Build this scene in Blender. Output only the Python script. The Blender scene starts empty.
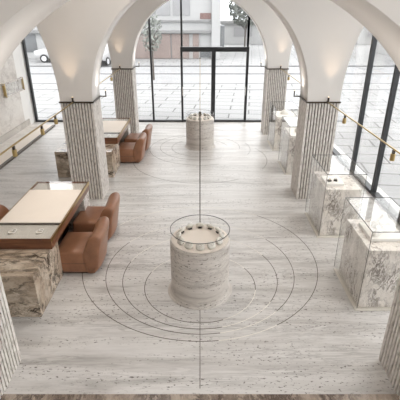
import bpy, bmesh, math, random
from mathutils import Vector, Matrix
random.seed(7)
C = bpy.context.scene.collection
PI = math.pi
def R(a): return math.radians(a)

# ------------------------------------------------------------------ helpers
def props(o, label=None, cat=None, group=None, kind=None):
    if label: o['label'] = label
    if cat: o['category'] = cat
    if group: o['group'] = group
    if kind: o['kind'] = kind
    return o
def thing(name, label, cat, loc=(0,0,0), rz=0, group=None):
    o = bpy.data.objects.new(name, None); C.objects.link(o)
    o.location = loc; o.rotation_euler = (0,0,rz); o.empty_display_size = .1
    return props(o, label, cat, group)
def obj(name, bm, m, parent=None, smooth=False, loc=None):
    me = bpy.data.meshes.new(name)
    bmesh.ops.recalc_face_normals(bm, faces=bm.faces)
    bm.to_mesh(me); bm.free()
    if smooth:
        for p in me.polygons: p.use_smooth = True
    me.materials.append(m)
    o = bpy.data.objects.new(name, me); C.objects.link(o)
    if parent: o.parent = parent
    if loc: o.location = loc
    return o
def struct(name, bm, m, parent=None, smooth=False):
    o = obj(name, bm, m, parent, smooth)
    if not parent: o['kind'] = 'structure'
    return o
def dup(root, loc, rz=None, label=None, group=None):
    r = root.copy(); C.objects.link(r); r.location = loc
    if rz is not None: r.rotation_euler = (0,0,rz)
    if label: r['label'] = label
    if group: r['group'] = group
    for ch in list(root.children):
        c = ch.copy(); C.objects.link(c); c.parent = r
        for g in list(ch.children):
            d = g.copy(); C.objects.link(d); d.parent = c
    return r
def B(): return bmesh.new()
def box(bm, x0,x1,y0,y1,z0,z1, bev=0, seg=2, M=None):
    t = bmesh.new()
    bmesh.ops.create_cube(t, size=1)
    for v in t.verts:
        v.co = Vector(((x0+x1)/2+v.co.x*(x1-x0), (y0+y1)/2+v.co.y*(y1-y0), (z0+z1)/2+v.co.z*(z1-z0)))
    if bev: bmesh.ops.bevel(t, geom=t.edges[:], offset=bev, segments=seg, profile=.5, affect='EDGES')
    merge(bm, t, M); return bm
def merge(bm, t, M=None):
    mp = {}
    for v in t.verts: mp[v] = bm.verts.new(M @ v.co if M else v.co)
    for f in t.faces:
        try: bm.faces.new([mp[v] for v in f.verts])
        except ValueError: pass
    t.free()
def tube(bm, a, b, r, n=12, r2=None, caps=True):
    a = Vector(a); b = Vector(b); d = b-a; q = d.to_track_quat('Z','Y')
    r2 = r if r2 is None else r2
    A = [bm.verts.new(a + q @ Vector((r*math.cos(2*PI*i/n), r*math.sin(2*PI*i/n), 0))) for i in range(n)]
    D = [bm.verts.new(b + q @ Vector((r2*math.cos(2*PI*i/n), r2*math.sin(2*PI*i/n), 0))) for i in range(n)]
    for i in range(n): bm.faces.new((A[i],A[(i+1)%n],D[(i+1)%n],D[i]))
    if caps: bm.faces.new(A[::-1]); bm.faces.new(D)
    return bm
def lathe(bm, prof, n=48, c=(0,0), closed=False):
    rings = []
    for r,z in prof:
        if r < 1e-6: rings.append([bm.verts.new((c[0],c[1],z))])
        else: rings.append([bm.verts.new((c[0]+r*math.cos(2*PI*i/n), c[1]+r*math.sin(2*PI*i/n), z)) for i in range(n)])
    pairs = list(zip(rings, rings[1:])) + ([(rings[-1], rings[0])] if closed else [])
    for a,b in pairs:
        for i in range(n):
            j = (i+1)%n
            if len(a)==1 and len(b)==1: continue
            if len(a)==1: bm.faces.new((a[0],b[i],b[j]))
            elif len(b)==1: bm.faces.new((a[i],a[j],b[0]))
            else: bm.faces.new((a[i],a[j],b[j],b[i]))
    return bm
def prism(bm, pts, z0, z1, M=None):
    t = bmesh.new()
    a = [t.verts.new((x,y,z0)) for x,y in pts]; b = [t.verts.new((x,y,z1)) for x,y in pts]
    n = len(pts)
    for i in range(n): t.faces.new((a[i],a[(i+1)%n],b[(i+1)%n],b[i]))
    t.faces.new(a[::-1]); t.faces.new(b)
    merge(bm, t, M); return bm
def loft_y(bm, prof, w, n=14, pw=5, bow=0.0):
    """sweep an xz profile along y with rounded ends; bow pulls the ends towards -x"""
    cx = sum(p[0] for p in prof)/len(prof); cz = sum(p[1] for p in prof)/len(prof)
    secs = []
    for k in range(n+1):
        t = -math.cos(PI*k/n); s = max(0.0, 1-abs(t)**pw)**(1/pw)
        s = .62+.38*s if k in (0,n) else .62+.38*s
        y = t*w/2
        secs.append([bm.verts.new((cx+(x-cx)*s - bow*t*t, y, cz+(z-cz)*s if z > .05 else z)) for x,z in prof])
    m = len(prof)
    for a,b in zip(secs, secs[1:]):
        for i in range(m): bm.faces.new((a[i],a[(i+1)%m],b[(i+1)%m],b[i]))
    bm.faces.new(secs[0][::-1]); bm.faces.new(secs[-1])
    return bm
def smooth_profile(pts, it=2):
    for _ in range(it):
        q = []
        for i in range(len(pts)):
            a = pts[i]; b = pts[(i+1)%len(pts)]
            q += [(a[0]*.75+b[0]*.25, a[1]*.75+b[1]*.25), (a[0]*.25+b[0]*.75, a[1]*.25+b[1]*.75)]
        pts = q
    return pts

# ------------------------------------------------------------------ materials
class NT:
    def __init__(s, name):
        s.m = bpy.data.materials.new(name); s.m.use_nodes = True
        s.t = s.m.node_tree; s.t.nodes.clear()
        s.out = s.n('ShaderNodeOutputMaterial')
    def n(s, k, **kw):
        x = s.t.nodes.new(k)
        for a,b in kw.items(): setattr(x, a, b)
        return x
    def l(s, a, b): s.t.links.new(a, b)
    def coords(s, scale=(1,1,1), rot=(0,0,0), kind='Object'):
        tc = s.n('ShaderNodeTexCoord'); mp = s.n('ShaderNodeMapping')
        mp.inputs['Scale'].default_value = scale; mp.inputs['Rotation'].default_value = rot
        s.l(tc.outputs[kind], mp.inputs['Vector']); return mp.outputs[0]
    def noise(s, vec, scale, detail=4, rough=.55, dist=0):
        x = s.n('ShaderNodeTexNoise'); x.inputs['Scale'].default_value = scale
        x.inputs['Detail'].default_value = detail; x.inputs['Roughness'].default_value = rough
        x.inputs['Distortion'].default_value = dist
        s.l(vec, x.inputs['Vector']); return x
    def ramp(s, fac, stops):
        x = s.n('ShaderNodeValToRGB'); e = x.color_ramp.elements
        while len(e) < len(stops): e.new(.5)
        for i,(p,c) in enumerate(stops):
            e[i].position = p; e[i].color = (c[0],c[1],c[2],1) if not isinstance(c,(int,float)) else (c,c,c,1)
        s.l(fac, x.inputs[0]); return x.outputs[0]
    def mix(s, fac, a, b, mode='MIX'):
        x = s.n('ShaderNodeMix', data_type='RGBA', blend_type=mode)
        for v,i in ((fac,0),(a,6),(b,7)):
            if hasattr(v,'is_linked'): s.l(v, x.inputs[i])
            elif isinstance(v,(int,float)): x.inputs[i].default_value = v
            else: x.inputs[i].default_value = (*v,1)
        return x.outputs[2]
    def math(s, op, a, b=0.0):
        x = s.n('ShaderNodeMath', operation=op)
        for v,i in ((a,0),(b,1)):
            if hasattr(v,'is_linked'): s.l(v, x.inputs[i])
            else: x.inputs[i].default_value = v
        return x.outputs[0]
    def bsdf(s, col, rough=.5, metal=0, bump=None, bstr=.3, bdist=.01, spec=.5):
        b = s.n('ShaderNodeBsdfPrincipled')
        if hasattr(col,'is_linked'): s.l(col, b.inputs['Base Color'])
        else: b.inputs['Base Color'].default_value = (*col,1)
        if hasattr(rough,'is_linked'): s.l(rough, b.inputs['Roughness'])
        else: b.inputs['Roughness'].default_value = rough
        b.inputs['Metallic'].default_value = metal
        b.inputs['Specular IOR Level'].default_value = spec
        if bump is not None:
            u = s.n('ShaderNodeBump'); u.inputs['Strength'].default_value = bstr; u.inputs['Distance'].default_value = bdist
            s.l(bump, u.inputs['Height']); s.l(u.outputs[0], b.inputs['Normal'])
        s.l(b.outputs[0], s.out.inputs[0]); return s.m
def simple(name, col, rough=.5, metal=0, var=.06, sc=8, spec=.5, bump=0):
    t = NT(name); v = t.coords(); n = t.noise(v, sc, 4)
    c = t.ramp(n.outputs[0], [(.3, tuple(x*(1-var) for x in col)), (.7, tuple(min(1,x*(1+var)) for x in col))])
    return t.bsdf(c, rough, metal, n.outputs[0] if bump else None, bump, .005, spec)
def emit(name, col, st):
    t = NT(name); e = t.n('ShaderNodeEmission'); e.inputs[0].default_value = (*col,1); e.inputs[1].default_value = st
    t.l(e.outputs[0], t.out.inputs[0]); return t.m
def travertine(name, base, dark, light, sx=.35, sy=4.0, pits=True, axis='xy', rough=.35, vein=.5):
    t = NT(name)
    sc = (sx, sy, 1) if axis=='xy' else (sx, sx, sy)
    v = t.coords(sc)
    a = t.noise(v, 1.6, 8, .62, .6)
    c = t.ramp(a.outputs[0], [(.30, dark), (.44, base), (.58, light), (.68, base), (.8, dark)])
    b = t.noise(v, 5.0, 6, .65, .8)
    lines = t.ramp(b.outputs[0], [(.43, 0.0), (.495, 1.0), (.51, 1.0), (.56, 0.0)])
    msk = t.ramp(t.noise(v, 1.1, 3).outputs[0], [(.42,0.0),(.62,1.0)])
    c = t.mix(t.math('MULTIPLY', t.math('MULTIPLY', lines, msk), vein), c, tuple(x*.62 for x in dark))
    if pits:
        pv = t.coords((13, 26, 13) if axis=='xy' else (12, 12, 30))
        p = t.noise(pv, 1.5, 3, .6)
        pm = t.ramp(p.outputs[0], [(.60,0.0),(.64,1.0)])
        zone = t.ramp(t.noise(v, 1.4, 4).outputs[0], [(.42,0.0),(.56,1.0)])
        pf = t.math('MULTIPLY', pm, zone)
        c = t.mix(t.math('MULTIPLY', pf, .95), c, (.10,.085,.075))
    return t.bsdf(c, rough, 0, b.outputs[0], .05, .004)
def marble(name, base, tint, vein, scale=1.6, rot=(.3,.4,.6), w=.03, amount=.9, stretch=(1,1,2.2), rough=.18, second=None):
    t = NT(name); v = t.coords(stretch, rot)
    wv = t.noise(v, scale*1.1, 5, .6)
    off = t.n('ShaderNodeVectorMath', operation='MULTIPLY_ADD')
    t.l(wv.outputs['Color'], off.inputs[0]); off.inputs[1].default_value = (.9,.9,.9); t.l(v, off.inputs[2])
    n1 = t.noise(off.outputs[0], scale, 7, .62, .3)
    cl = t.ramp(t.noise(off.outputs[0], scale*.8, 5, .6).outputs[0], [(.38, base),(.62, tint)])
    v1 = t.ramp(n1.outputs[0], [(.5-w*1.6,0.0),(.5-w*.2,1.0),(.5+w*.2,1.0),(.5+w*2.2,0.0)])
    n2 = t.noise(off.outputs[0], scale*2.7, 6, .65, .5)
    v2 = t.ramp(n2.outputs[0], [(.5-w,0.0),(.5,.75),(.5+w,0.0)])
    m = t.ramp(t.noise(v, scale*.9, 2).outputs[0], [(.35,.15),(.65,1.0)])
    c = t.mix(t.math('MULTIPLY', t.math('MULTIPLY', v1, m), amount), cl, vein)
    c = t.mix(t.math('MULTIPLY', t.math('MULTIPLY', v2, m), amount*.7), c, second or vein)
    return t.bsdf(c, rough)

M = {}
M['floor'] = travertine('floor_travertine', (.515,.492,.470), (.385,.362,.342), (.61,.59,.57), .35, 3.6)
M['drum'] = travertine('drum_travertine', (.50,.46,.42), (.36,.325,.295), (.59,.55,.51), .7, 5.5, True, 'z', .45)
M['plaster'] = simple('plaster', (.66,.63,.60), .75, 0, .015, 1.2, .3)
M['wall'] = simple('white_wall', (.82,.80,.77), .8, 0, .015, 2)
M['black'] = simple('dark_frame', (.035,.036,.038), .4, .3, .1)
M['brass'] = simple('brass', (.50,.37,.17), .3, 1, .08)
M['bronze'] = simple('bronze', (.075,.058,.045), .35, .8, .1)
M['inlay'] = simple('bronze_inlay', (.10,.082,.065), .4, .5, .1)
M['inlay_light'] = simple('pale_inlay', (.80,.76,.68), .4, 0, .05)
M['marble_grey'] = marble('marble_grey_vein', (.80,.75,.70), (.68,.63,.58), (.13,.10,.085), 3.0, (.5,.9,.3), .030, 1.0, (1.6,1.6,.8))
M['marble_brown'] = marble('marble_brown_vein', (.60,.51,.41), (.36,.275,.20), (.025,.018,.012), 2.2, (.2,.3,-.6), .04, 1.0, (.7,2.0,1.4), .2)
M['marble_wall'] = marble('marble_wall', (.72,.68,.63), (.63,.58,.53), (.40,.35,.31), 1.3, (.4,.2,.3), .03, .6, (1,1,1.6), .3)
M['baseboard'] = marble('baseboard_stone', (.55,.51,.46), (.47,.43,.39), (.30,.26,.22), 2.0, (.2,.2,.2), .03, .6, (1,1,1), .3)
M['strip'] = simple('pale_base_strip', (.60,.56,.50), .5, 0, .03)
M['marble_dark'] = marble('marble_band', (.40,.33,.27), (.27,.21,.17), (.07,.05,.04), 2.2, (.2,.2,.7), .04, .9, (2,1,1), .2)
M['leather'] = simple('brown_leather', (.25,.115,.062), .34, 0, .18, 5, .5, .15)
M['leather_dark'] = simple('dark_brown_leather', (.10,.045,.028), .5, 0, .12, 5)
M['walnut'] = None
t = NT('walnut'); v = t.coords((1.2,12,12)); n = t.noise(v, 1.5, 6, .6, .8)
M['walnut'] = t.bsdf(t.ramp(n.outputs[0], [(.3,(.09,.034,.018)),(.55,(.17,.07,.034)),(.75,(.26,.12,.06))]), .28)
M['cream'] = simple('cream_leather', (.70,.63,.56), .6, 0, .02, 3)
M['white'] = simple('white_velvet', (.80,.78,.75), .7, 0, .02, 6)
M['pale'] = simple('pale_tray', (.60,.57,.53), .6, 0, .05, 9)
M['pad'] = simple('grey_green_pad', (.60,.575,.52), .45, 0, .10, 25)
M['silver'] = simple('silver', (.65,.64,.62), .22, 1, .05)
M['gold'] = simple('gold', (.55,.42,.22), .25, 1, .05)
M['dark_item'] = simple('dark_item', (.06,.055,.05), .3, .2, .1)
M['warm_lamp'] = emit('warm_lamp', (1,.78,.5), 2.5)
# glass
def glass(name, base=.03, gain=.75, tint=(.985,.985,.98)):
    t = NT(name); tr = t.n('ShaderNodeBsdfTransparent'); tr.inputs[0].default_value = (*tint,1)
    gl = t.n('ShaderNodeBsdfGlossy'); gl.inputs['Roughness'].default_value = .0
    lw = t.n('ShaderNodeLayerWeight'); lw.inputs[0].default_value = .5
    f = t.math('ADD', t.math('MULTIPLY', t.math('POWER', lw.outputs['Facing'], 4.0), gain), base)
    mx = t.n('ShaderNodeMixShader'); t.l(f, mx.inputs[0]); t.l(tr.outputs[0], mx.inputs[1]); t.l(gl.outputs[0], mx.inputs[2])
    t.l(mx.outputs[0], t.out.inputs[0]); return t.m
M['glass'] = glass('clear_glass')
M['case_glass'] = glass('case_glass', .035, .7)
M['lid_glass'] = glass('lid_glass', .05, .55)
M['rim_glass'] = glass('rim_glass', .004, .18, (.99,.99,.99))
M['edge'] = simple('glass_edge', (.07,.068,.065), .3, 0, .05)
# fluted stone: pale stone with dark joints in staggered courses
t = NT('fluted_stone'); v = t.coords((1,1,.35)); n = t.noise(v, 22, 5, .7)
n2 = t.noise(t.coords((3,3,1.2)), 9, 4, .6)
c = t.ramp(n.outputs[0], [(.28,(.36,.33,.30)),(.42,(.60,.56,.52)),(.62,(.72,.68,.64)),(.8,(.78,.75,.71))])
c = t.mix(t.ramp(n2.outputs[0], [(.5,0.0),(.66,.7)]), c, (.30,.26,.23))
M['flute'] = t.bsdf(c, .6, 0, n.outputs[0], .3, .01)
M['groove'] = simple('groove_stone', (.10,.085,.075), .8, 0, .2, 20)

# ------------------------------------------------------------------ plan
ZS = 2.05
XI, XO = 2.04, 2.66
XL, XR = -5.94, 3.75
YB, YF = -2.10, 14.37
PY = [2.80, 7.75, 12.70]
PD = .62
bays = [(-1.53, 2.80), (3.42, 7.75), (8.37, 12.70), (13.32, 17.65)]
AC, AA, AH = 4.30, 1.64, 2.60
ZC = 4.78
PE = [3.47, 8.37, 13.32]                 # far face of each arched wall
NH = [1.87, 2.12, 2.06]                  # rise of each nave arch
def ell(d, a, h):
    q = 1-(d/a)**2
    return h*math.sqrt(q) if q > 0 else 0.0
def cosr(a, b, n, hi=None):
    out = []
    for i in range(n+1):
        v = (a+b)/2 - (b-a)/2*math.cos(PI*i/n)
        if hi is not None and v > hi: v = hi
        if not out or abs(out[-1]-v) > 1e-5: out.append(v)
    return out
def rise(x, k):
    return ell(x, XI, NH[k]) if abs(x) <= XI else ell(abs(x)-AC, AA, AH)
# shallow vaulted ceiling over each bay, between the arched walls
edges = [(-2.1, 2.80), (3.47, 7.75), (8.37, 12.70), (13.32, YF+.02)]
def ceil(x, y):
    for a,b in edges:
        if a-.01 <= y <= b+.01:
            if a > 13: b = 17.65
            t = max(-1, min(1, (y-(a+b)/2)/((b-a)/2)))
            return ZC + .45*math.cos(t*PI/2)**.7
    return ZC
bm = B()
for (a,b) in edges:
    n = 24; yy = [a+(b-a)*i/n for i in range(n+1)]
    g = [[bm.verts.new((x,y,ceil(x,y))) for y in yy] for x in (XL, 0, XR+.02)]
    for i in range(2):
        for j in range(n): bm.faces.new((g[i][j],g[i+1][j],g[i+1][j+1],g[i][j+1]))
struct('ceiling', bm, M['plaster'], smooth=True)
# arched walls standing on the pillars, one per pillar line
for k,(y0,y1) in enumerate(zip(PY, PE)):
    xs = cosr(XL, -XO, 48) + cosr(-XI, XI, 72) + cosr(XO, XO+2*AA, 48, XR)
    lo = [ZS+rise(x, k) for x in xs]
    lo[0] = ZS
    bm = B()
    f = [(bm.verts.new((x,y0,z)), bm.verts.new((x,y1,z)), bm.verts.new((x,y0,ZC+.5)), bm.verts.new((x,y1,ZC+.5))) for x,z in zip(xs, lo)]
    soft = []
    for a,b in zip(f, f[1:]):
        bm.faces.new((a[0],b[0],b[2],a[2])); bm.faces.new((a[1],a[3],b[3],b[1])); bm.faces.new((a[2],b[2],b[3],a[3])); soft.append(bm.faces.new((a[0],a[1],b[1],b[0])))
    bm.faces.new((f[0][0],f[0][2],f[0][3],f[0][1])); bm.faces.new((f[-1][0],f[-1][1],f[-1][3],f[-1][2]))
    bmesh.ops.bevel(bm, geom=[e for e in bm.edges if any(q in soft for q in e.link_faces) and any(q not in soft for q in e.link_faces) and len(e.link_faces)==2 and abs(e.verts[0].co.x-e.verts[1].co.x)+abs(e.verts[0].co.z-e.verts[1].co.z) > 1e-4 and abs(e.verts[0].co.y-e.verts[1].co.y) < 1e-4], offset=.012, segments=2, affect='EDGES') if False else None
    o = struct('trim_%d' % (k+1), bm, M['plaster'])
    for p in o.data.polygons: p.use_smooth = abs(p.normal.y) < .3

# ------------------------------------------------------------------ shell
bm = B(); box(bm, -6.2, 4.05, -2.3, YF+.12, -.2, 0); struct('floor', bm, M['floor'])
bm = B(); box(bm, -6.0, 3.8, 1.6, 2.94, .001, .012); struct('trim_20', bm, M['marble_dark'])
bm = B(); box(bm, XL-.25, XL, -2.3, YF+.12, 0, 5.6); struct('wall_left', bm, M['wall'])
# marble cladding on the left wall, low skirting and platform
bm = B(); box(bm, XL, XL+.03, 3.0, 13.50, .24, 5.0); struct('trim_21', bm, M['marble_wall'])
bm = B(); box(bm, XL, XL+.05, 3.0, 13.86, .03, .235, .004); struct('baseboard_left', bm, M['baseboard'])
plat = bpy.data.objects.new('stone_platform', None); C.objects.link(plat)
props(plat, 'low brown marble platform with a pale border along the left wall', 'platform')
bm = B(); box(bm, XL+.05, -5.42, 3.0, 13.8, 0, .05); obj('top_slab', bm, M['marble_wall'], plat)
bm = B(); box(bm, -5.42, -5.10, 3.0, 13.8, 0, .045); obj('pale_border', bm, M['cream'], plat)
bm = B(); box(bm, -5.10, -5.02, 3.0, 13.8, 0, .05); obj('edge_strip', bm, M['inlay'], plat)
# roof slab and rear wall of the hall (behind the camera)
bm = B(); box(bm, -6.2, 4.05, -2.3, YF+.12, 5.6, 5.8); struct('trim_22', bm, M['wall'])
bm = B(); 
box(bm, XL, XR, YB-.15, YB, 0, 5.6)
struct('wall_back', bm, M['wall'])
bm = B(); box(bm, XR, XR+.2, -2.3, YF+.12, 5.3, 5.6); struct('wall_right', bm, M['wall'])
bm = B(); box(bm, XL, XR, YF+.03, YF+.12, 5.15, 5.6); struct('wall_front', bm, M['wall'])

# front glazing (y = YF): window frames and panes
def ctop(x): return ceil(max(-5.9,min(3.7,x)), YF-.02)+.03
def pane_y(bm, x0, x1, z0, z1, y=YF+.05):
    n = 10; up = [(x1-(x1-x0)*i/n) for i in range(n+1)]
    pts = [(x0,z0),(x1,z0)] + ([(x, ctop(x)) for x in up] if z1 is None else [(x1,z1),(x0,z1)])
    a = [bm.verts.new((x,y,z)) for x,z in pts]; b = [bm.verts.new((x,y+.02,z)) for x,z in pts]
    m = len(pts)
    for i in range(m): bm.faces.new((a[i],a[(i+1)%m],b[(i+1)%m],b[i]))
    bm.faces.new(a); bm.faces.new(b[::-1])
mull = [-5.88, -4.80, -3.75, -2.70, -1.66, -.61, 1.60, 2.68, 3.70]
wn = 1
def window(x0, x1, z0=0.0):
    global wn
    bm = B(); w = .03
    box(bm, x0-w, x0+w, YF, YF+.12, z0, ctop(x0)); box(bm, x0+w, x1-w, YF, YF+.12, z0, z0+.06)
    if x1 > 3.6: box(bm, x1-.04, x1+.04, YF, YF+.12, 0, ctop(x1))
    o = struct('window_%d' % wn, bm, M['black']); wn += 1
    bm = B(); pane_y(bm, x0+w, x1-w, z0+.06, None); obj('pane', bm, M['glass'], o)
    return o
for a,b in ((0,1),(1,2),(2,3),(3,4),(4,5),(6,7),(7,8)): window(mull[a], mull[b])
# window above the doors
bm = B(); box(bm, -.66, 1.65, YF-.02, YF+.14, 2.44, 2.53)
box(bm, -.64, -.58, YF, YF+.12, 2.54, ctop(-.6)); box(bm, 1.57, 1.63, YF, YF+.12, 2.54, ctop(1.6))
o = struct('window_%d' % wn, bm, M['black']); wn += 1
bm = B(); pane_y(bm, -.58, 1.57, 2.54, None); obj('pane', bm, M['glass'], o)
for n_, (x0, x1, hxp, lab) in enumerate(((-.66, .46, -.60, 'l'), (.46, 1.65, 1.58, 'r'))):
    bm = B(); f = .07
    box(bm, x0, x0+f, YF-.02, YF+.14, 0, 2.44); box(bm, x1-f, x1, YF-.02, YF+.14, 0, 2.44)
    box(bm, x0+f, x1-f, YF, YF+.12, 0, .07); box(bm, x0+f, x1-f, YF, YF+.12, 2.38, 2.44)
    d = struct('door_%d' % (n_+1), bm, M['black'])
    bm = B(); box(bm, x0+f, x1-f, YF+.05, YF+.07, .07, 2.38); obj('pane', bm, M['glass'], d)
    bm = B(); tube(bm, (hxp, YF-.07, .95), (hxp, YF-.07, 1.25), .014, 10)
    for z in (1.0, 1.2): tube(bm, (hxp, YF-.07, z), (hxp, YF-.01, z), .008, 8)
    obj('door_handle', bm, M['silver'], d)
# right glazing (x = XR)
ys = [-2.1, -.3, 1.35, 2.70, 4.03, 5.36, 6.70, 8.03, 9.36, 11.90, 13.35, 14.37]
for a,b in zip(ys, ys[1:]):
    bm = B()
    def zt(y): return ceil(XR-.02, min(y, YF-.02))+.02
    if a > -2: box(bm, XR-.03, XR+.06, a-.045, a-.010, 0, zt(a)); box(bm, XR-.03, XR+.06, a+.010, a+.045, 0, zt(a)); box(bm, XR-.01, XR+.05, a-.010, a+.010, 0, zt(a))
    box(bm, XR-.04, XR+.10, a+.045, b-.045, 0, .07)
    o = struct('window_%d' % wn, bm, M['black']); wn += 1
    bm = B(); n = 8; yy = [b-.045-(b-a-.09)*i/n for i in range(n+1)]
    pts = [(a+.045,.07),(b-.045,.07)] + [(y, zt(y)) for y in yy]
    A = [bm.verts.new((XR+.02,y,z)) for y,z in pts]; D = [bm.verts.new((XR+.04,y,z)) for y,z in pts]; m = len(pts)
    for i in range(m): bm.faces.new((A[i],A[(i+1)%m],D[(i+1)%m],D[i]))
    bm.faces.new(A); bm.faces.new(D[::-1])
    obj('pane', bm, M['glass'], o)

# ------------------------------------------------------------------ pillars
def flute_poly(w, d, n, depth):
    """closed outline of a w x d block with n ribs on each side"""
    pts = []
    corners = [(0,0),(w,0),(w,d),(0,d)]
    for k in range(4):
        a = Vector(corners[k]); b = Vector(corners[(k+1)%4]); e = (b-a); L = e.length; e.normalize()
        nin = Vector((-e.y, e.x))
        p = L/n; g = p*.42
        pts.append(tuple(a))
        for i in range(1, n):
            c = p*i
            pts += [tuple(a+e*(c-g/2)), tuple(a+e*(c-g*.36)+nin*depth), tuple(a+e*(c+g*.36)+nin*depth), tuple(a+e*(c+g/2))]
    return pts
pillar_lab = {
 (-1,0): 'left near fluted stone pillar, only its lower edge in view', (1,0): 'right near fluted stone pillar, only its lower edge in view',
 (-1,1): 'fluted stone pillar on the left between the two brown tables', (1,1): 'fluted stone pillar on the right beside the middle glass cases',
 (-1,2): 'far left fluted stone pillar beside the entrance glazing', (1,2): 'far right fluted stone pillar beside the entrance glazing'}
rail_lab = {(-1,0):'brass lighting rail on the left running to the near edge of the photo', (1,0):'brass lighting rail on the right crossing the window wall',
 (-1,1):'short brass lighting rail between the two left pillars in view', (1,1):'short brass lighting rail between the two right pillars in view'}
where = {(-1,0):'left near', (1,0):'right near', (-1,1):'left middle', (1,1):'right middle', (-1,2):'far left', (1,2):'far right'}
def spot_light(name, loc, rot, e, size, blend=.6, col=(1,.86,.7), rad=.03, parent=None):
    d = bpy.data.lights.new(name, 'SPOT'); d.energy = e; d.spot_size = size; d.spot_blend = blend; d.color = col; d.shadow_soft_size = rad
    o = bpy.data.objects.new(name, d); C.objects.link(o); o.location = loc; o.rotation_euler = rot
    if parent: o.parent = parent
    return o
for s in (-1,1):
    for i,y0 in enumerate(PY):
        x0 = -XO if s < 0 else XI
        p = thing('pillar', pillar_lab[(s,i)], 'pillar', (x0, y0, 0))
        bm = B(); prism(bm, flute_poly(XO-XI, PD, 11, .030), 0.0, ZS-.03)
        obj('fluted_shaft', bm, M['flute'], p)
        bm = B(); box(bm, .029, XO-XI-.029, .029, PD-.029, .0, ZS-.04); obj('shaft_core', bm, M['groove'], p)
        bm = B(); box(bm, -.02, XO-XI+.02, -.02, PD+.02, ZS-.03, ZS, .004); obj('cap_band', bm, M['bronze'], p)
        # hook on the nave side at the back corner
        hxn = (XO-XI+.02) if s < 0 else -.02
        dr = 1 if s < 0 else -1
        bm = B(); tube(bm, (hxn, PD, ZS-.015), (hxn+dr*.11, PD, ZS-.015), .012, 8); tube(bm, (hxn+dr*.10, PD, ZS-.02), (hxn+dr*.10, PD, ZS+.10), .012, 8)
        h = obj('uplight_arm', bm, M['bronze'], p)
        bm = B(); tube(bm, (hxn+dr*.10, PD, ZS+.10), (hxn+dr*.10, PD, ZS+.104), .010, 10); obj('lamp_lens', bm, M['warm_lamp'], h)
        spot_light('arm_beam', (hxn+dr*.13, PD-.2, ZS+.14), (0, R(180-dr*12), 0), (60 if i == 0 else 5), R(120), 1.0, (1,.93,.86), .04, p)
        if i:
            # little uplighter on the front edge of the cap
            cx = x0+.31-(.06*s*-1)
            cx = -2.40 if s < 0 else 2.42
            u = thing('uplight', 'small bronze uplighter on the %s pillar' % where[(s,i)], 'lamp', (cx, y0-.05, ZS-.01))
            bm = B(); tube(bm, (0,0,0), (0,0,.10), .016, 12, .02); box(bm, -.014, .014, 0, .04, .0, .02); obj('lamp_body', bm, M['bronze'], u)
            bm = B(); tube(bm, (0,0,.10), (0,0,.104), .014, 12); obj('lamp_lens', bm, M['warm_lamp'], u)
            spot_light('uplight_beam', (0,-.13,.10), (R(176),0,0), 17, R(52), 1.0, (1,.74,.5), .02, u)

# rails with small brass spots
M['spot_face'] = M['warm_lamp']
def rail(s, i, y0, y1, x, z, spots):
    r = thing('lighting_rail', rail_lab[(s,i)], 'lighting rail', (x, y0, z))
    bm = B(); box(bm, -.007, .007, 0, y1-y0, -.009, .009); obj('rail_bar', bm, M['brass'], r)
    bm = B(); box(bm, -.02, .02, 0, .02, -.025, .025); obj('bracket', bm, M['bronze'], r)
    bm = B(); box(bm, -.02, .02, y1-y0-.02, y1-y0, -.025, .025); obj('bracket', bm, M['bronze'], r)
    for (y, lab) in spots:
        t = thing('spotlight', lab, 'spotlight', (x, y, z-.012), 0, 'brass spotlights on the rails')
        bm = B(); box(bm, -.012, .012, -.02, .02, -.045, 0.0); obj('clamp', bm, M['bronze'], t)
        bm = B(); tube(bm, (0,0,-.045), (0,0,-.135), .030, 20); obj('lamp_can', bm, M['brass'], t)
        bm = B(); tube(bm, (0,0,-.1350), (0,0,-.1355), .024, 16); obj('lamp_lens', bm, M['warm_lamp'], t)
        spot_light('spot_beam', (0,0,-.17), (0,0,0), 8, R(125), .9, (1,.90,.78), .05, t)
rail(-1,0, 3.43, 7.73, -2.40, 2.045, [(6.65,'brass spotlight nearest the left middle pillar'),(6.02,'second brass spotlight from the left middle pillar'),(5.0,'brass spotlight nearest the left edge of the photo')])
rail(1,0, 3.43, 7.73, 2.42, 2.045, [(6.70,'brass spotlight nearest the right middle pillar'),(4.83,'brass spotlight nearest the right edge of the photo')])
rail(-1,1, 8.39, 12.68, -2.40, 2.045, [(9.3,'brass spotlight on the short left rail, nearer one'),(11.3,'brass spotlight on the short left rail, far one')])
rail(1,1, 8.39, 12.68, 2.42, 2.045, [(11.4,'brass spotlight on the short right rail, far one'),(9.6,'brass spotlight on the short right rail, nearer one')])

# ------------------------------------------------------------------ floor rings (inlaid metal)
tn = 30
def ring(cx, cy, r, spans, w=.009, m='inlay', z=.0015):
    """spans in degrees, 0 = towards +x, 90 = away from the camera"""
    global tn
    bm = B()
    for a0,a1 in spans:
        n = max(4, int(abs(a1-a0)/2))
        prev = None
        for i in range(n+1):
            a = R(a0+(a1-a0)*i/n)
            q = [bm.verts.new((cx+rr*math.cos(a), cy+rr*math.sin(a), zz)) for rr in (r-w/2, r+w/2) for zz in (0.0, z)]
            if prev:
                bm.faces.new((prev[1],q[1],q[3],prev[3])); bm.faces.new((prev[0],q[0],q[1],prev[1])); bm.faces.new((prev[2],q[2],q[3],prev[3]))
            prev = q
    struct('trim_%d' % tn, bm, M[m]); tn += 1
NR = [(5.53,1.84),(5.24,1.43),(5.05,1.15),(4.81,.80)]
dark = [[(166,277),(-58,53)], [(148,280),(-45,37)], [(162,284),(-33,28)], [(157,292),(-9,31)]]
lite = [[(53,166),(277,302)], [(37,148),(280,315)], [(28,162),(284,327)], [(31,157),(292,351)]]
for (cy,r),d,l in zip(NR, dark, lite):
    ring(0, cy, r, d); ring(0, cy, r, l, .007, 'inlay_light')
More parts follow.
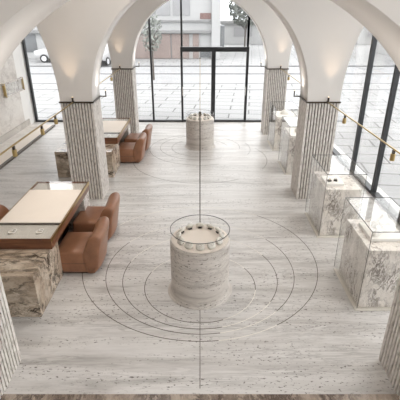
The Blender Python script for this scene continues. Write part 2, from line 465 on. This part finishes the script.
FR = [(10.44,1.80),(11.30,1.45),(11.42,1.16),(11.36,.82)]
fd = [[(165,300),(-30,25)], [(110,290),(-25,20)], [(100,300),(-10,50)], [(100,290),(10,60)]]
for (cy,r),d in zip(FR, fd): ring(0, cy, r, d, .010)
ring(3.05, 10.9, .72, [(120,245)], .010)
bm = B(); box(bm, -.004, .004, 3.02, 4.30, 0, .0018); box(bm, -.004, .004, 5.27, 11.03, 0, .0015); struct('trim_%d' % tn, bm, M['inlay']); tn += 1

# ------------------------------------------------------------------ drum pedestals with watch pads
def drum(cy, name):
    t = thing('display_drum', 'round %s travertine display drum with a glass rim' % name, 'display stand', (0, cy, 0))
    bm = B(); n = 64; Rr = .405
    lathe(bm, [(0,0),(Rr+.055,0),(Rr+.05,.008),(Rr+.03,.02),(Rr+.012,.05),(Rr+.003,.10),(Rr,.14),(Rr,.80),(Rr-.012,.825),(Rr-.03,.83),(0,.83)], n)
    o = obj('drum_body', bm, M['drum'], t)
    for p in o.data.polygons: p.use_smooth = abs(p.normal.z) < .5
    bm = B(); lathe(bm, [(0,.831),(.385,.831),(.385,.838),(0,.838)], 48); obj('top_pad', bm, M['cream'], t)
    bm = B(); lathe(bm, [(.392,.838),(.398,.838),(.398,.982),(.392,.982)], 64, closed=True); obj('glass_rim', bm, M['rim_glass'], t, True)
    bm = B(); lathe(bm, [(.391,.982),(.400,.982),(.400,.988),(.391,.988)], 64, closed=True); obj('rim_edge', bm, M['edge'], t)
    return t
drum(4.715, 'near'); drum(11.50, 'far')
def pad_bm():
    bm = B(); bmesh.ops.create_uvsphere(bm, u_segments=18, v_segments=12, radius=1)
    for v in bm.verts:
        x,y,z = v.co
        sq = lambda a,p: math.copysign(abs(a)**p, a)
        v.co = Vector((sq(x,.75)*.058, sq(y,.75)*.052*(1-.18*x*x), sq(z,.8)*.024 + .008*(y)))
    return bm
def stand_bm():
    bm = B(); lathe(bm, [(.0,0),(.02,0),(.02,.004),(.006,.01),(.005,.03),(0,.03)], 16); return bm
pad0 = thing('watch_pad', 'x', 'display pad', (0,0,0))
o = obj('cushion', pad_bm(), M['pad'], pad0, True); o.location = (0,0,.040); o.rotation_euler = (R(38),0,0)
bm = B(); box(bm, -.026, .026, -.022, .03, 0, .022, .004); obj('foot', bm, M['dark_item'], pad0)
bm = B(); lathe(bm, [(.016,0),(.019,0),(.019,.005),(.016,.005)], 20, closed=True); w = obj('ring', bm, M['silver'], pad0, True); w.location = (0,-.018,.068); w.rotation_euler = (R(38),0,0)
clock = ['twelve','one','two','three','four','five','six','seven','eight','nine','ten','eleven']
first = True
for cy, nm, cushion in ((4.715,'near',None),(11.50,'far',None)):
    for i in range(12):
        a = R(90-30*i+0)
        loc = (.292*math.cos(a), cy+.292*math.sin(a), .838)
        lab = 'grey green cushioned pad at %s o\'clock in the ring on the %s drum' % (clock[i], nm)
        rz = a+PI/2 if True else 0
        g = 'display pads in a ring on the %s drum' % nm
        rz = math.atan2(math.sin(a), math.cos(a)) + PI/2
        if first:
            pad0.location = loc; pad0.rotation_euler = (0,0,rz); pad0['label'] = lab; pad0['group'] = g; first = False
        else: dup(pad0, loc, rz, lab, g)
# gnomon rods
for cy, z1, nm in ((5.075, 2.40, 'near'), (11.86, 2.40, 'far')):
    t = thing('slender_rod', 'slender upright bronze rod rising behind the %s round drum' % nm, 'rod', (0, cy, 0))
    t.location = (0, cy+.145, 0)
    bm = B(); tube(bm, (0,0,0), (0,0,z1), .0065, 10); obj('shaft', bm, M['bronze'] if nm=='near' else M['brass'], t)
    bm = B(); bmesh.ops.create_uvsphere(bm, u_segments=12, v_segments=8, radius=.018, matrix=Matrix.Translation((0,0,z1+.012))); obj('finial', bm, M['bronze'], t, True)
    bm = B(); tube(bm, (0,0,0), (0,0,.006), .035, 20); obj('foot_plate', bm, M['bronze'], t)

# ------------------------------------------------------------------ long tables with marble blocks
def table(y0, lab):
    t = thing('display_table', lab, 'table', (-2.49, y0, 0))
    W = .46; L = 2.05
    # frame: bottom tray slab and four raised rails
    bm = B(); box(bm, -W, W, 0, L, .64, .765); 
    box(bm, -W, -W+.008, 0, L, .765, .80); box(bm, W-.012, W, 0, L, .765, .80)
    box(bm, -W+.008, W-.012, 0, .012, .765, .80); box(bm, -W+.008, W-.012, L-.012, L, .765, .80)
    obj('wooden_frame', bm, M['walnut'], t)
    bm = B(); box(bm, W, W+.008, .002, L-.002, .745, .803); box(bm, -W-.008, -W, .002, L-.002, .745, .803)
    obj('brass_edge', bm, M['brass'], t)
    bm = B(); box(bm, -W+.008, W-.012, .46, 1.66, .765, .808, .002); obj('writing_pad', bm, M['cream'], t)
    for (a,b) in ((.012,.46),(1.66,L-.012)):
        bm = B(); box(bm, -W+.008, W-.012, a+.002, b-.002, .765, .770); obj('tray', bm, M['pale'], t)
        bm = B(); box(bm, -W+.002, W-.002, a-.008, b, .800, .806); obj('glass_lid', bm, M['case_glass'], t)
        bm = B(); box(bm, -W+.008, W-.012, (b-.012 if a<1 else a), (b if a<1 else a+.012), .770, .8); obj('divider', bm, M['inlay'], t)
    # marble supports
    bm = B(); box(bm, -.90, W-.03, -.63, .30, .0, .64, .003); obj('marble_block', bm, M['marble_brown'], t)
    bm = B(); box(bm, -W+.05, W-.02, 1.70, L-.02, .0, .64, .003); obj('marble_block', bm, M['marble_grey'], t)
    bm = B(); box(bm, -.10, .10, .30, 1.70, .0, .64); obj('spine_panel', bm, M['bronze'], t)
    return t
table(4.75, 'long cream topped table nearest the camera on brown marble, left')
table(9.62, 'far cream topped table on brown marble behind the left pillar')

# small white jewellery pieces under the glass lids
def loop_piece(name):
    bm = B()
    n = 20; rr = []
    for k,(r,zz,ox) in enumerate(((.045,.018,0),(.030,.030,.03))):
        t2 = bmesh.new(); lathe(t2, [(r-.010,zz-.008),(r+.010,zz-.008),(r+.010,zz+.0),(r-.010,zz+.0)], n, closed=True)
        merge(bm, t2, Matrix.Translation((ox, .02*k, 0)))
    return bm
jp0 = thing('necklace_stand', 'x', 'jewellery', (0,0,0))
bm = B(); lathe(bm, [(0,0),(.055,0),(.055,.008),(.03,.012),(0,.012)], 24); obj('base', bm, M['cream'], jp0, True)
obj('loop', loop_piece('loop'), M['white'], jp0, True)
jspots = [((-2.66,4.98,.77), 0, 'white looped jewellery piece under glass, right one on near table'.replace('right one','middle one')),
          ((-2.27,4.98,.77), .4, 'white looped jewellery piece under glass, right one on near table'),
          ((-2.62,6.60,.77), 1.0, 'white jewellery piece under the far glass of the near table, left'),
          ((-2.30,6.60,.77), 1.7, 'white jewellery piece under the far glass of the near table, right'),
          ((-2.60,9.84,.77), .2, 'white jewellery piece under front glass of the far table, left'),
          ((-2.28,9.84,.77), .9, 'white jewellery piece under front glass of the far table, right')]
for i,(loc,rz,lab) in enumerate(jspots):
    if i == 0:
        jp0.location = loc; jp0.rotation_euler = (0,0,rz); jp0['label'] = lab; jp0['group'] = 'white jewellery pieces in the tables'
    else: dup(jp0, loc, rz, lab, 'white jewellery pieces in the tables')

# ------------------------------------------------------------------ leather chairs
def chair():
    t = thing('lounge_chair', 'x', 'chair', (0,0,0))
    W = .66
    bm = B(); box(bm, -.37, .16, -W/2, W/2, .03, .385, .045, 4); o = obj('seat', bm, M['leather'], t, True)
    bm = B(); box(bm, -.375, .155, -W/2-.004, W/2+.004, .195, .203, .002, 1); obj('seam', bm, M['leather_dark'], o)
    prof = smooth_profile([(.08,.03),(.285,.03),(.31,.18),(.345,.42),(.385,.58),(.37,.665),(.28,.68),(.18,.61),(.11,.43),(.06,.34)], 2)
    bm = B(); loft_y(bm, prof, W+.01, 18, 7, .035); b = obj('backrest', bm, M['leather'], t, True)
    bm = B(); 
    prof2 = [(.298,.300),(.300,.300),(.302,.308),(.300,.308)]
    box(bm, .10, .27, -W/2-.003, W/2+.003, .300, .306); obj('seam', bm, M['leather_dark'], b)
    bm = B(); box(bm, -.33, .18, -W/2+.05, W/2-.05, 0, .03); obj('plinth', bm, M['leather_dark'], t)
    return t
ch = chair()
cs = [((-1.79,5.38,0), 0, 'brown leather chair nearest the camera, right of the near table'),
      ((-1.79,6.33,0), 0, 'brown leather chair behind the nearest one, at the near table'),
      ((-3.12,5.83,0), PI, 'brown leather chair at the left side of the near table'),
      ((-1.79,10.30,0), 0, 'brown leather chair nearest the camera at the far table'),
      ((-1.74,11.22,0), -.06, 'brown leather chair at the far end of the far table'),
      ]
for i,(loc,rz,lab) in enumerate(cs):
    if i == 0: ch.location = loc; ch['label'] = lab; ch['group'] = 'brown leather chairs at the tables'
    else: dup(ch, loc, rz, lab, 'brown leather chairs at the tables')

# ------------------------------------------------------------------ glass cases on the right
def case(y0, lab, white_tray):
    t = thing('display_case', lab, 'display case', (2.09, y0, 0))
    W = .65; L = 1.0; H = 1.18; g = .010
    bm = B(); box(bm, -.03, W+.03, -.03, L-.08, 0, .018); obj('base_strip', bm, M['strip'], t)
    bm = B(); box(bm, .025, W-.025, .025, L-.13, .018, .90, .002); obj('marble_block', bm, M['marble_grey'], t)
    bm = B()
    box(bm, 0, g, 0, L, .018, H-.01); box(bm, W-g, W, 0, L, .018, H-.01); box(bm, g, W-g, 0, g, .018, H-.01); box(bm, g, W-g, L-g, L, .018, H-.01)
    obj('glass_side', bm, M['case_glass'], t)
    bm = B(); box(bm, 0, W, 0, L, H-.01, H); obj('glass_lid', bm, M['lid_glass'], t)
    bm = B(); e = .0055
    for (a,b) in (((0,0),(W,0)),((W,0),(W,L)),((W,L),(0,L)),((0,L),(0,0))):
        tube(bm, (a[0],a[1],H), (b[0],b[1],H), e, 6)
    for a in ((0,0),(W,0),(W,L),(0,L)): tube(bm, (a[0],a[1],.0), (a[0],a[1],H), .0035, 6)
    obj('glass_edge', bm, M['edge'], t)
    bm = B(); x0,x1,ya,yb = white_tray; box(bm, x0, x1, ya, yb, .90, .945, .005); obj('tray', bm, M['white'], t)
    return t
case(4.27, 'near glass case on veined marble with large white bust inside', (.12,.57,.24,.70))
case(6.18, 'second glass case on veined marble with dark jewellery on a tray', (.07,.37,.17,.55))
case(9.22, 'third glass case on veined marble, just past the right pillar', (.06,.60,.06,.80))
case(11.10, 'farthest glass case on veined marble beside the far right pillar', (.06,.60,.06,.80))
# neck bust in the near case
def bust(loc, rz, lab, sc=1.0):
    t = thing('jewellery_bust', lab, 'jewellery bust', loc, rz)
    bm = B()
    rings = []
    N = 20
    for z,wx,wy,oy in ((0,.13,.055,0),(.02,.15,.07,0),(.08,.145,.07,-.005),(.12,.10,.055,.0),(.145,.05,.042,.005),(.19,.038,.036,.012),(.205,.036,.034,.014)):
        rings.append([bm.verts.new((wx*sc*math.cos(2*PI*i/N), (oy+wy*math.sin(2*PI*i/N))*sc, z*sc)) for i in range(N)])
    for a,b in zip(rings, rings[1:]):
        for i in range(N): bm.faces.new((a[i],a[(i+1)%N],b[(i+1)%N],b[i]))
    bm.faces.new(rings[0][::-1]); bm.faces.new(rings[-1])
    obj('bust_form', bm, M['white'], t, True)
    bm = B()
    for i in range(26):
        a = -PI*i/25; x = .075*sc*math.cos(a); z = (.135+.075*math.sin(a)*.9)*sc; y = -(.060+.008*abs(math.sin(a)))*sc
        bmesh.ops.create_uvsphere(bm, u_segments=8, v_segments=6, radius=.007*sc, matrix=Matrix.Translation((x,y,z)))
    obj('necklace', bm, M['silver'], t, True)
bust((2.46,4.80,.945), -.2, 'white neck shaped jewellery bust inside the near glass case', 1.0)
bust((2.32,4.61,.945), .5, 'smaller white jewellery bust at the front of the near case', .6)
bust((2.42,9.62,.945), .0, 'white jewellery bust inside the third glass case', .85)
bust((2.42,11.50,.945), .0, 'white jewellery bust inside the farthest glass case', .85)
def ringbox(loc, rz, lab):
    t = thing('ring_holder', lab, 'jewellery', loc, rz, 'dark ring holders in the second case')
    bm = B(); box(bm, -.03,.03,-.025,.025,0,.035,.006); obj('block', bm, M['dark_item'], t)
    bm = B(); t2 = bmesh.new(); lathe(t2, [(.012,0),(.015,0),(.015,.004),(.012,.004)], 16, closed=True); merge(bm, t2, Matrix.Translation((0,0,.048)) @ Matrix.Rotation(PI/2,4,'X')); obj('ring', bm, M['gold'], t, True)
ringbox((2.23,6.45,.945), .2, 'small dark ring holder, left one on the white tray in the second case')
ringbox((2.34,6.47,.945), -.3, 'small dark ring holder, right one on the white tray in the second case')

# wall display niche on the left marble wall
t = thing('wall_display', 'framed marble display shelf with brass ends on the left wall', 'wall shelf', (XL+.03, 12.3, 1.25))
bm = B(); box(bm, 0, .08, 0, 1.40, 0, .03); box(bm, 0, .08, 0, 1.40, .36, .39); box(bm, 0, .02, 0, 1.4, .03, .36); obj('shelf_box', bm, M['marble_grey'], t)
bm = B(); box(bm, 0, .09, 1.40, 1.43, -.01, .40); obj('brass_end', bm, M['brass'], t)
bm = B(); box(bm, 0, .09, .03, .09, -.01, .40); obj('brass_end', bm, M['brass'], t)
bm = B(); box(bm, .07, .078, .09, 1.40, .03, .36); obj('glass_front', bm, M['case_glass'], t)

# ------------------------------------------------------------------ outside
t = NT('paving'); v = t.coords((1,1,1), (0,0,.12))
br = t.n('ShaderNodeTexBrick'); t.l(v, br.inputs['Vector'])
br.inputs['Scale'].default_value = 1.0; br.inputs['Brick Width'].default_value = 1.5; br.inputs['Row Height'].default_value = .75
br.inputs['Mortar Size'].default_value = .030; br.inputs['Mortar Smooth'].default_value = .3
br.inputs['Color1'].default_value = (.30,.302,.305,1); br.inputs['Color2'].default_value = (.265,.267,.27,1); br.inputs['Mortar'].default_value = (.075,.075,.077,1)
n = t.noise(t.coords((.6,.6,.6)), 1.4, 6, .6)
c = t.mix(t.ramp(n.outputs[0], [(.4,0.0),(.7,.35)]), br.outputs[0], (.25,.253,.26))
M['paving'] = t.bsdf(c, .8)
M['road'] = simple('road_surface', (.27,.273,.28), .85, 0, .08, .5)
bm = B(); box(bm, -40, 30, YF+.12, 23.0, -.2, -.01); box(bm, 4.05, 30, -12, YF+.12, -.2, -.01); box(bm, -40, -6.2, -12, YF+.12, -.2, -.01); box(bm, -6.2, 4.05, -14, -2.3, -.2, -.01)
struct('trim_60', bm, M['paving'])
bm = B(); box(bm, -40, 30, 23.0, 31.0, -.2, -.05); struct('trim_61', bm, M['road'])
bm = B(); box(bm, -40, 30, 31.0, 60.0, -.2, -.01); struct('trim_62', bm, M['paving'])
M['kerb'] = simple('kerb', (.24,.24,.245), .8)
bm = B(); 
for y,w_ in ((21.0,.06),(22.94,.10),(31.0,.12),(26.9,.06)): box(bm, -40, 30, y, y+w_, -.012 if y<23 else -.05, .012)
struct('trim_63', bm, M['kerb'])
# building across the street
M['facade'] = simple('pale_facade', (.36,.36,.36), .85, 0, .04, .6)
M['facade2'] = simple('grey_facade', (.26,.26,.265), .85, 0, .05, .6)
M['ledge'] = simple('ledge', (.20,.20,.20), .8)
M['brown_panel'] = simple('brown_panel', (.22,.175,.16), .6, 0, .1, 1.2)
M['win_dark'] = simple('window_dark', (.13,.135,.14), .2, 0, .2, 1)
M['win_red'] = simple('window_reddish', (.18,.11,.10), .4, 0, .2, 2)
b = thing('building', 'pale modern building with brown ground floor panels across the street', 'building', (0,36,0))
bm = B(); box(bm, -19, 1.6, 0, 9, 0, 8.5); obj('facade', bm, M['facade'], b)
for i,(x0,x1) in enumerate(((-3.9,-2.45),(-2.35,-.9),(-5.6,-4.2),(-7.4,-5.7),(-.6,-.1))):
    bm = B(); box(bm, x0, x1, -.12, 0, .02, 1.95); obj('brown_panel', bm, M['brown_panel'], b)
bm = B(); box(bm, -19, 1.0, -.35, 0, 2.0, 2.2); obj('canopy', bm, M['ledge'], b)
bm = B(); box(bm, -19, .9, -.2, 0, 2.85, 2.97); obj('ledge', bm, M['ledge'], b)
bm = B(); box(bm, .95, 1.65, -.5, 0, 0, 8.5); obj('corner_column', bm, M['facade'], b)
bm = B(); box(bm, 1.65, 2.0, -.4, .3, .75, 2.6); obj('sign_panel', bm, M['win_dark'], b)
bm = B(); box(bm, 0, .9, -.04, 0, 3.05, 3.5); obj('window', bm, M['win_red'], b)
bm = B(); box(bm, 0, .9, -.04, 0, .1, .8); obj('window', bm, M['win_dark'], b)
for x0,x1,z0,z1 in ((-3.9,-2.4,3.3,4.6),(-2.2,-.8,3.3,4.6),(-6.5,-5,3.3,4.6),(-9,-7.4,3.3,4.6),(-12.5,-11,.6,2.0),(-15.6,-13.6,.5,1.9),(-12.5,-11,3.3,4.6),(-15.5,-14,3.3,4.6)):
    bm = B(); box(bm, x0, x1, -.04, 0, z0, z1); obj('window', bm, M['facade2'] if z0 > 3 else M['win_dark'], b)
b2 = thing('building', 'long pale low building to the right beyond the square', 'building', (12,52,0))
bm = B(); box(bm, -9.5, 24, 0, 8, 0, 2.6); obj('facade', bm, M['facade'], b2)
bm = B(); box(bm, -9.6, 24, -.3, 0, 2.3, 2.6); obj('cornice', bm, M['ledge'], b2)
for i in range(7):
    bm = B(); box(bm, -8+4*i, -5.8+4*i, -.05, 0, .9, 1.9); obj('window', bm, M['facade2'], b2)
# building to the right seen through the window wall
b3 = thing('building', 'pale town house with rows of windows right of the window wall', 'building', (17,26,0))
bm = B(); box(bm, 0, 8, 0, 16, 0, 7.5); obj('facade', bm, M['facade'], b3)
for i in range(5):
    for j,z in enumerate((.8,3.4)):
        bm = B(); box(bm, -.05, 0, 1+3*i, 2.3+3*i, z, z+1.5); obj('window', bm, M['facade2'], b3)
for j,z in enumerate((.8,3.4)):
    for i in range(2):
        bm = B(); box(bm, 1.2+3.4*i, 2.8+3.4*i, -.05, 0, z, z+1.5); obj('window', bm, M['facade2'], b3)

# trees
M['foliage'] = simple('foliage', (.10,.125,.09), .8, 0, .4, 3)
M['foliage2'] = simple('foliage_pale', (.20,.215,.195), .8, 0, .3, 3)
M['bark'] = simple('bark', (.10,.085,.075), .9)
def tree(loc, h, r, n, lab, m, zc, seed, leaf=.12, stretch=1.0):
    rnd = random.Random(seed)
    t = thing('tree', lab, 'tree', loc)
    bm = B(); tube(bm, (0,0,0), (0,0,h*.62), .09, 8, .05)
    for k in range(9):
        a = rnd.random()*6.28; z = h*(.35+.3*rnd.random()); q = r*.8
        tube(bm, (0,0,z), (q*math.cos(a), q*math.sin(a), z+h*.22), .03, 6, .012)
    obj('trunk', bm, M['bark'], t)
    bm = B()
    for k in range(n):
        while True:
            p = Vector((rnd.uniform(-1,1), rnd.uniform(-1,1), rnd.uniform(-1,1)))
            if p.length < 1: break
        c = Vector((p.x*r, p.y*r, zc+p.z*r*stretch))
        u = Vector((rnd.gauss(0,1),rnd.gauss(0,1),rnd.gauss(0,1))).normalized(); w = u.orthogonal().normalized(); s = leaf*(.6+rnd.random()*.8)
        vs = [bm.verts.new(c+u*s), bm.verts.new(c+w*s*.5), bm.verts.new(c-u*s), bm.verts.new(c-w*s*.5)]
        bm.faces.new(vs)
    obj('foliage', bm, m, t)
tree((-2.75,24.6,-.05), 3.6, .62, 420, 'slim leafy young tree outside, left of the entrance doors', M['foliage2'], 2.6, 3, .10, 1.9)
tree((4.4,42.5,-.01), 5.0, 1.7, 1500, 'bushy dark tree across the street, behind the column', M['foliage2'], 3.9, 4, .17)
tree((8.6,44,-.01), 5.0, 1.9, 1500, 'broad dark tree across the street, right of the bushy one', M['foliage2'], 3.7, 5, .17)

# parked cars
M['car_paint'] = simple('white_car_paint', (.42,.42,.425), .25, 0, .02)
M['tyre'] = simple('tyre', (.03,.03,.03), .7)
M['car_glass'] = simple('car_glass', (.08,.09,.10), .1)
M['headlamp'] = simple('headlamp', (.75,.75,.78), .1, .3)
def car(loc, rz, lab):
    t = thing('car', lab, 'car', loc, rz)
    body = smooth_profile([(-2.1,.30),(-2.15,.75),(-1.95,.92),(-1.1,1.0),(-.55,1.38),(.7,1.42),(1.35,1.05),(2.0,.92),(2.15,.65),(2.1,.30)], 2)
    bm = B(); ws = [(-.86,.88),(-.80,.97),(-.6,1.0),(.6,1.0),(.80,.97),(.86,.88)]
    secs = []
    for y,s in ws:
        secs.append([bm.verts.new((x*s, y*(1 if z < 1.0 else 1-.28*(z-1)/.42), .3+(z-.3)*s)) for x,z in body])
    m_ = len(body)
    for a,c_ in zip(secs, secs[1:]):
        for i in range(m_): bm.faces.new((a[i],a[(i+1)%m_],c_[(i+1)%m_],c_[i]))
    bm.faces.new(secs[0][::-1]); bm.faces.new(secs[-1])
    obj('body', bm, M['car_paint'], t, True)
    for s in (-1,1):
        bm = B(); pts = [(-.95,1.02),(-.5,1.30),(.6,1.33),(1.1,1.04)]
        a = [bm.verts.new((x, s*(.875 if z<1.1 else .72), z)) for x,z in pts]; c_ = [bm.verts.new((x, s*(.84 if z<1.1 else .69), z)) for x,z in pts]
        for i in range(4): bm.faces.new((a[i],a[(i+1)%4],c_[(i+1)%4],c_[i]))
        bm.faces.new(a); bm.faces.new(c_[::-1]); obj('side_window', bm, M['car_glass'], t)
        for x in (-1.35,1.35):
            bm = B(); tube(bm, (x, s*.72, .31), (x, s*.90, .31), .31, 24); w_ = obj('wheel', bm, M['tyre'], t)
            bm = B(); tube(bm, (x, s*.90, .31), (x, s*.912, .31), .19, 20); obj('hub_cap', bm, M['headlamp'], w_)
        for x in (-2.08,2.08):
            bm = B(); bmesh.ops.create_uvsphere(bm, u_segments=12, v_segments=8, radius=.13, matrix=Matrix.Translation((x*.97, s*.62, .74))); obj('headlamp', bm, M['headlamp'], t, True)
car((-10.75,33.9,-.01), .03, 'pale car parked across the street, seen in the far left window')
car((-7.3,32.6,-.01), 1.35, 'pale car parked in the street behind the far left pillar')

# ------------------------------------------------------------------ light
M['fill_face'] = emit('fill_face', (1,.95,.88), 6)
def added_fill_lamp(x, y, e, r, lab):  # added lamp out of view, fills the hall where window light is too weak
    z = ceil(x, y)
    t = thing('added_fill_lamp', lab, 'added fill lamp', (x, y, z), 0, 'added fill lamps out of view in the vault')
    bm = B(); lathe(bm, [(r,-.10),(r+.03,-.10),(r+.03,0.0),(0,0.0),(0,-.02),(r,-.02)], 40); obj('fill_housing', bm, M['white'], t)
    bm = B(); lathe(bm, [(0,-.088),(r,-.088),(r,-.084),(0,-.084)], 40); obj('fill_diffuser', bm, M['fill_face'], t)
    d = bpy.data.lights.new('fill_light', 'AREA'); d.shape = 'DISK'; d.size = r*2; d.energy = e; d.color = (1,.955,.90)
    o = bpy.data.objects.new('fill_light', d); C.objects.link(o); o.parent = t; o.location = (0,0,-.105)
added_fill_lamp(-1.0, 5.9, 34, .30, 'added unseen fill lamp above the near drum')
added_fill_lamp(0, .6, 8, .6, 'added unseen fill lamp above the gallery')
added_fill_lamp(0, 10.3, 5, .45, 'added unseen fill lamp above the far drum')
w = bpy.data.worlds.new('World'); bpy.context.scene.world = w; w.use_nodes = True
nt = w.node_tree; bg = nt.nodes['Background']
tc = nt.nodes.new('ShaderNodeTexCoord'); sp = nt.nodes.new('ShaderNodeSeparateXYZ'); cr = nt.nodes.new('ShaderNodeValToRGB')
nt.links.new(tc.outputs['Generated'], sp.inputs[0]); nt.links.new(sp.outputs['Z'], cr.inputs[0]); nt.links.new(cr.outputs[0], bg.inputs[0])
cr.color_ramp.elements[0].color = (.86,.90,.95,1); cr.color_ramp.elements[1].color = (1,1,1,1); cr.color_ramp.elements[1].position = .6
bg.inputs[1].default_value = 2.85
# daylight is overcast, no sun

# ------------------------------------------------------------------ camera
cd = bpy.data.cameras.new('camera'); cam = bpy.data.objects.new('camera', cd); C.objects.link(cam)
cd.sensor_width = 36; cd.lens = 36*404/400; cd.clip_start = .05; cd.clip_end = 300
cam.location = (0,0,3.6); cam.rotation_euler = (R(90-25),0,0)
S = bpy.context.scene; S.camera = cam
S.view_settings.view_transform = 'Standard'; S.view_settings.look = 'None'; S.view_settings.gamma = 1; S.view_settings.use_curve_mapping = False
S.view_settings.exposure = .52
S.cycles.use_denoising = True
S.cycles.max_bounces = 12; S.cycles.diffuse_bounces = 6; S.cycles.transparent_max_bounces = 24; S.cycles.sample_clamp_indirect = 6
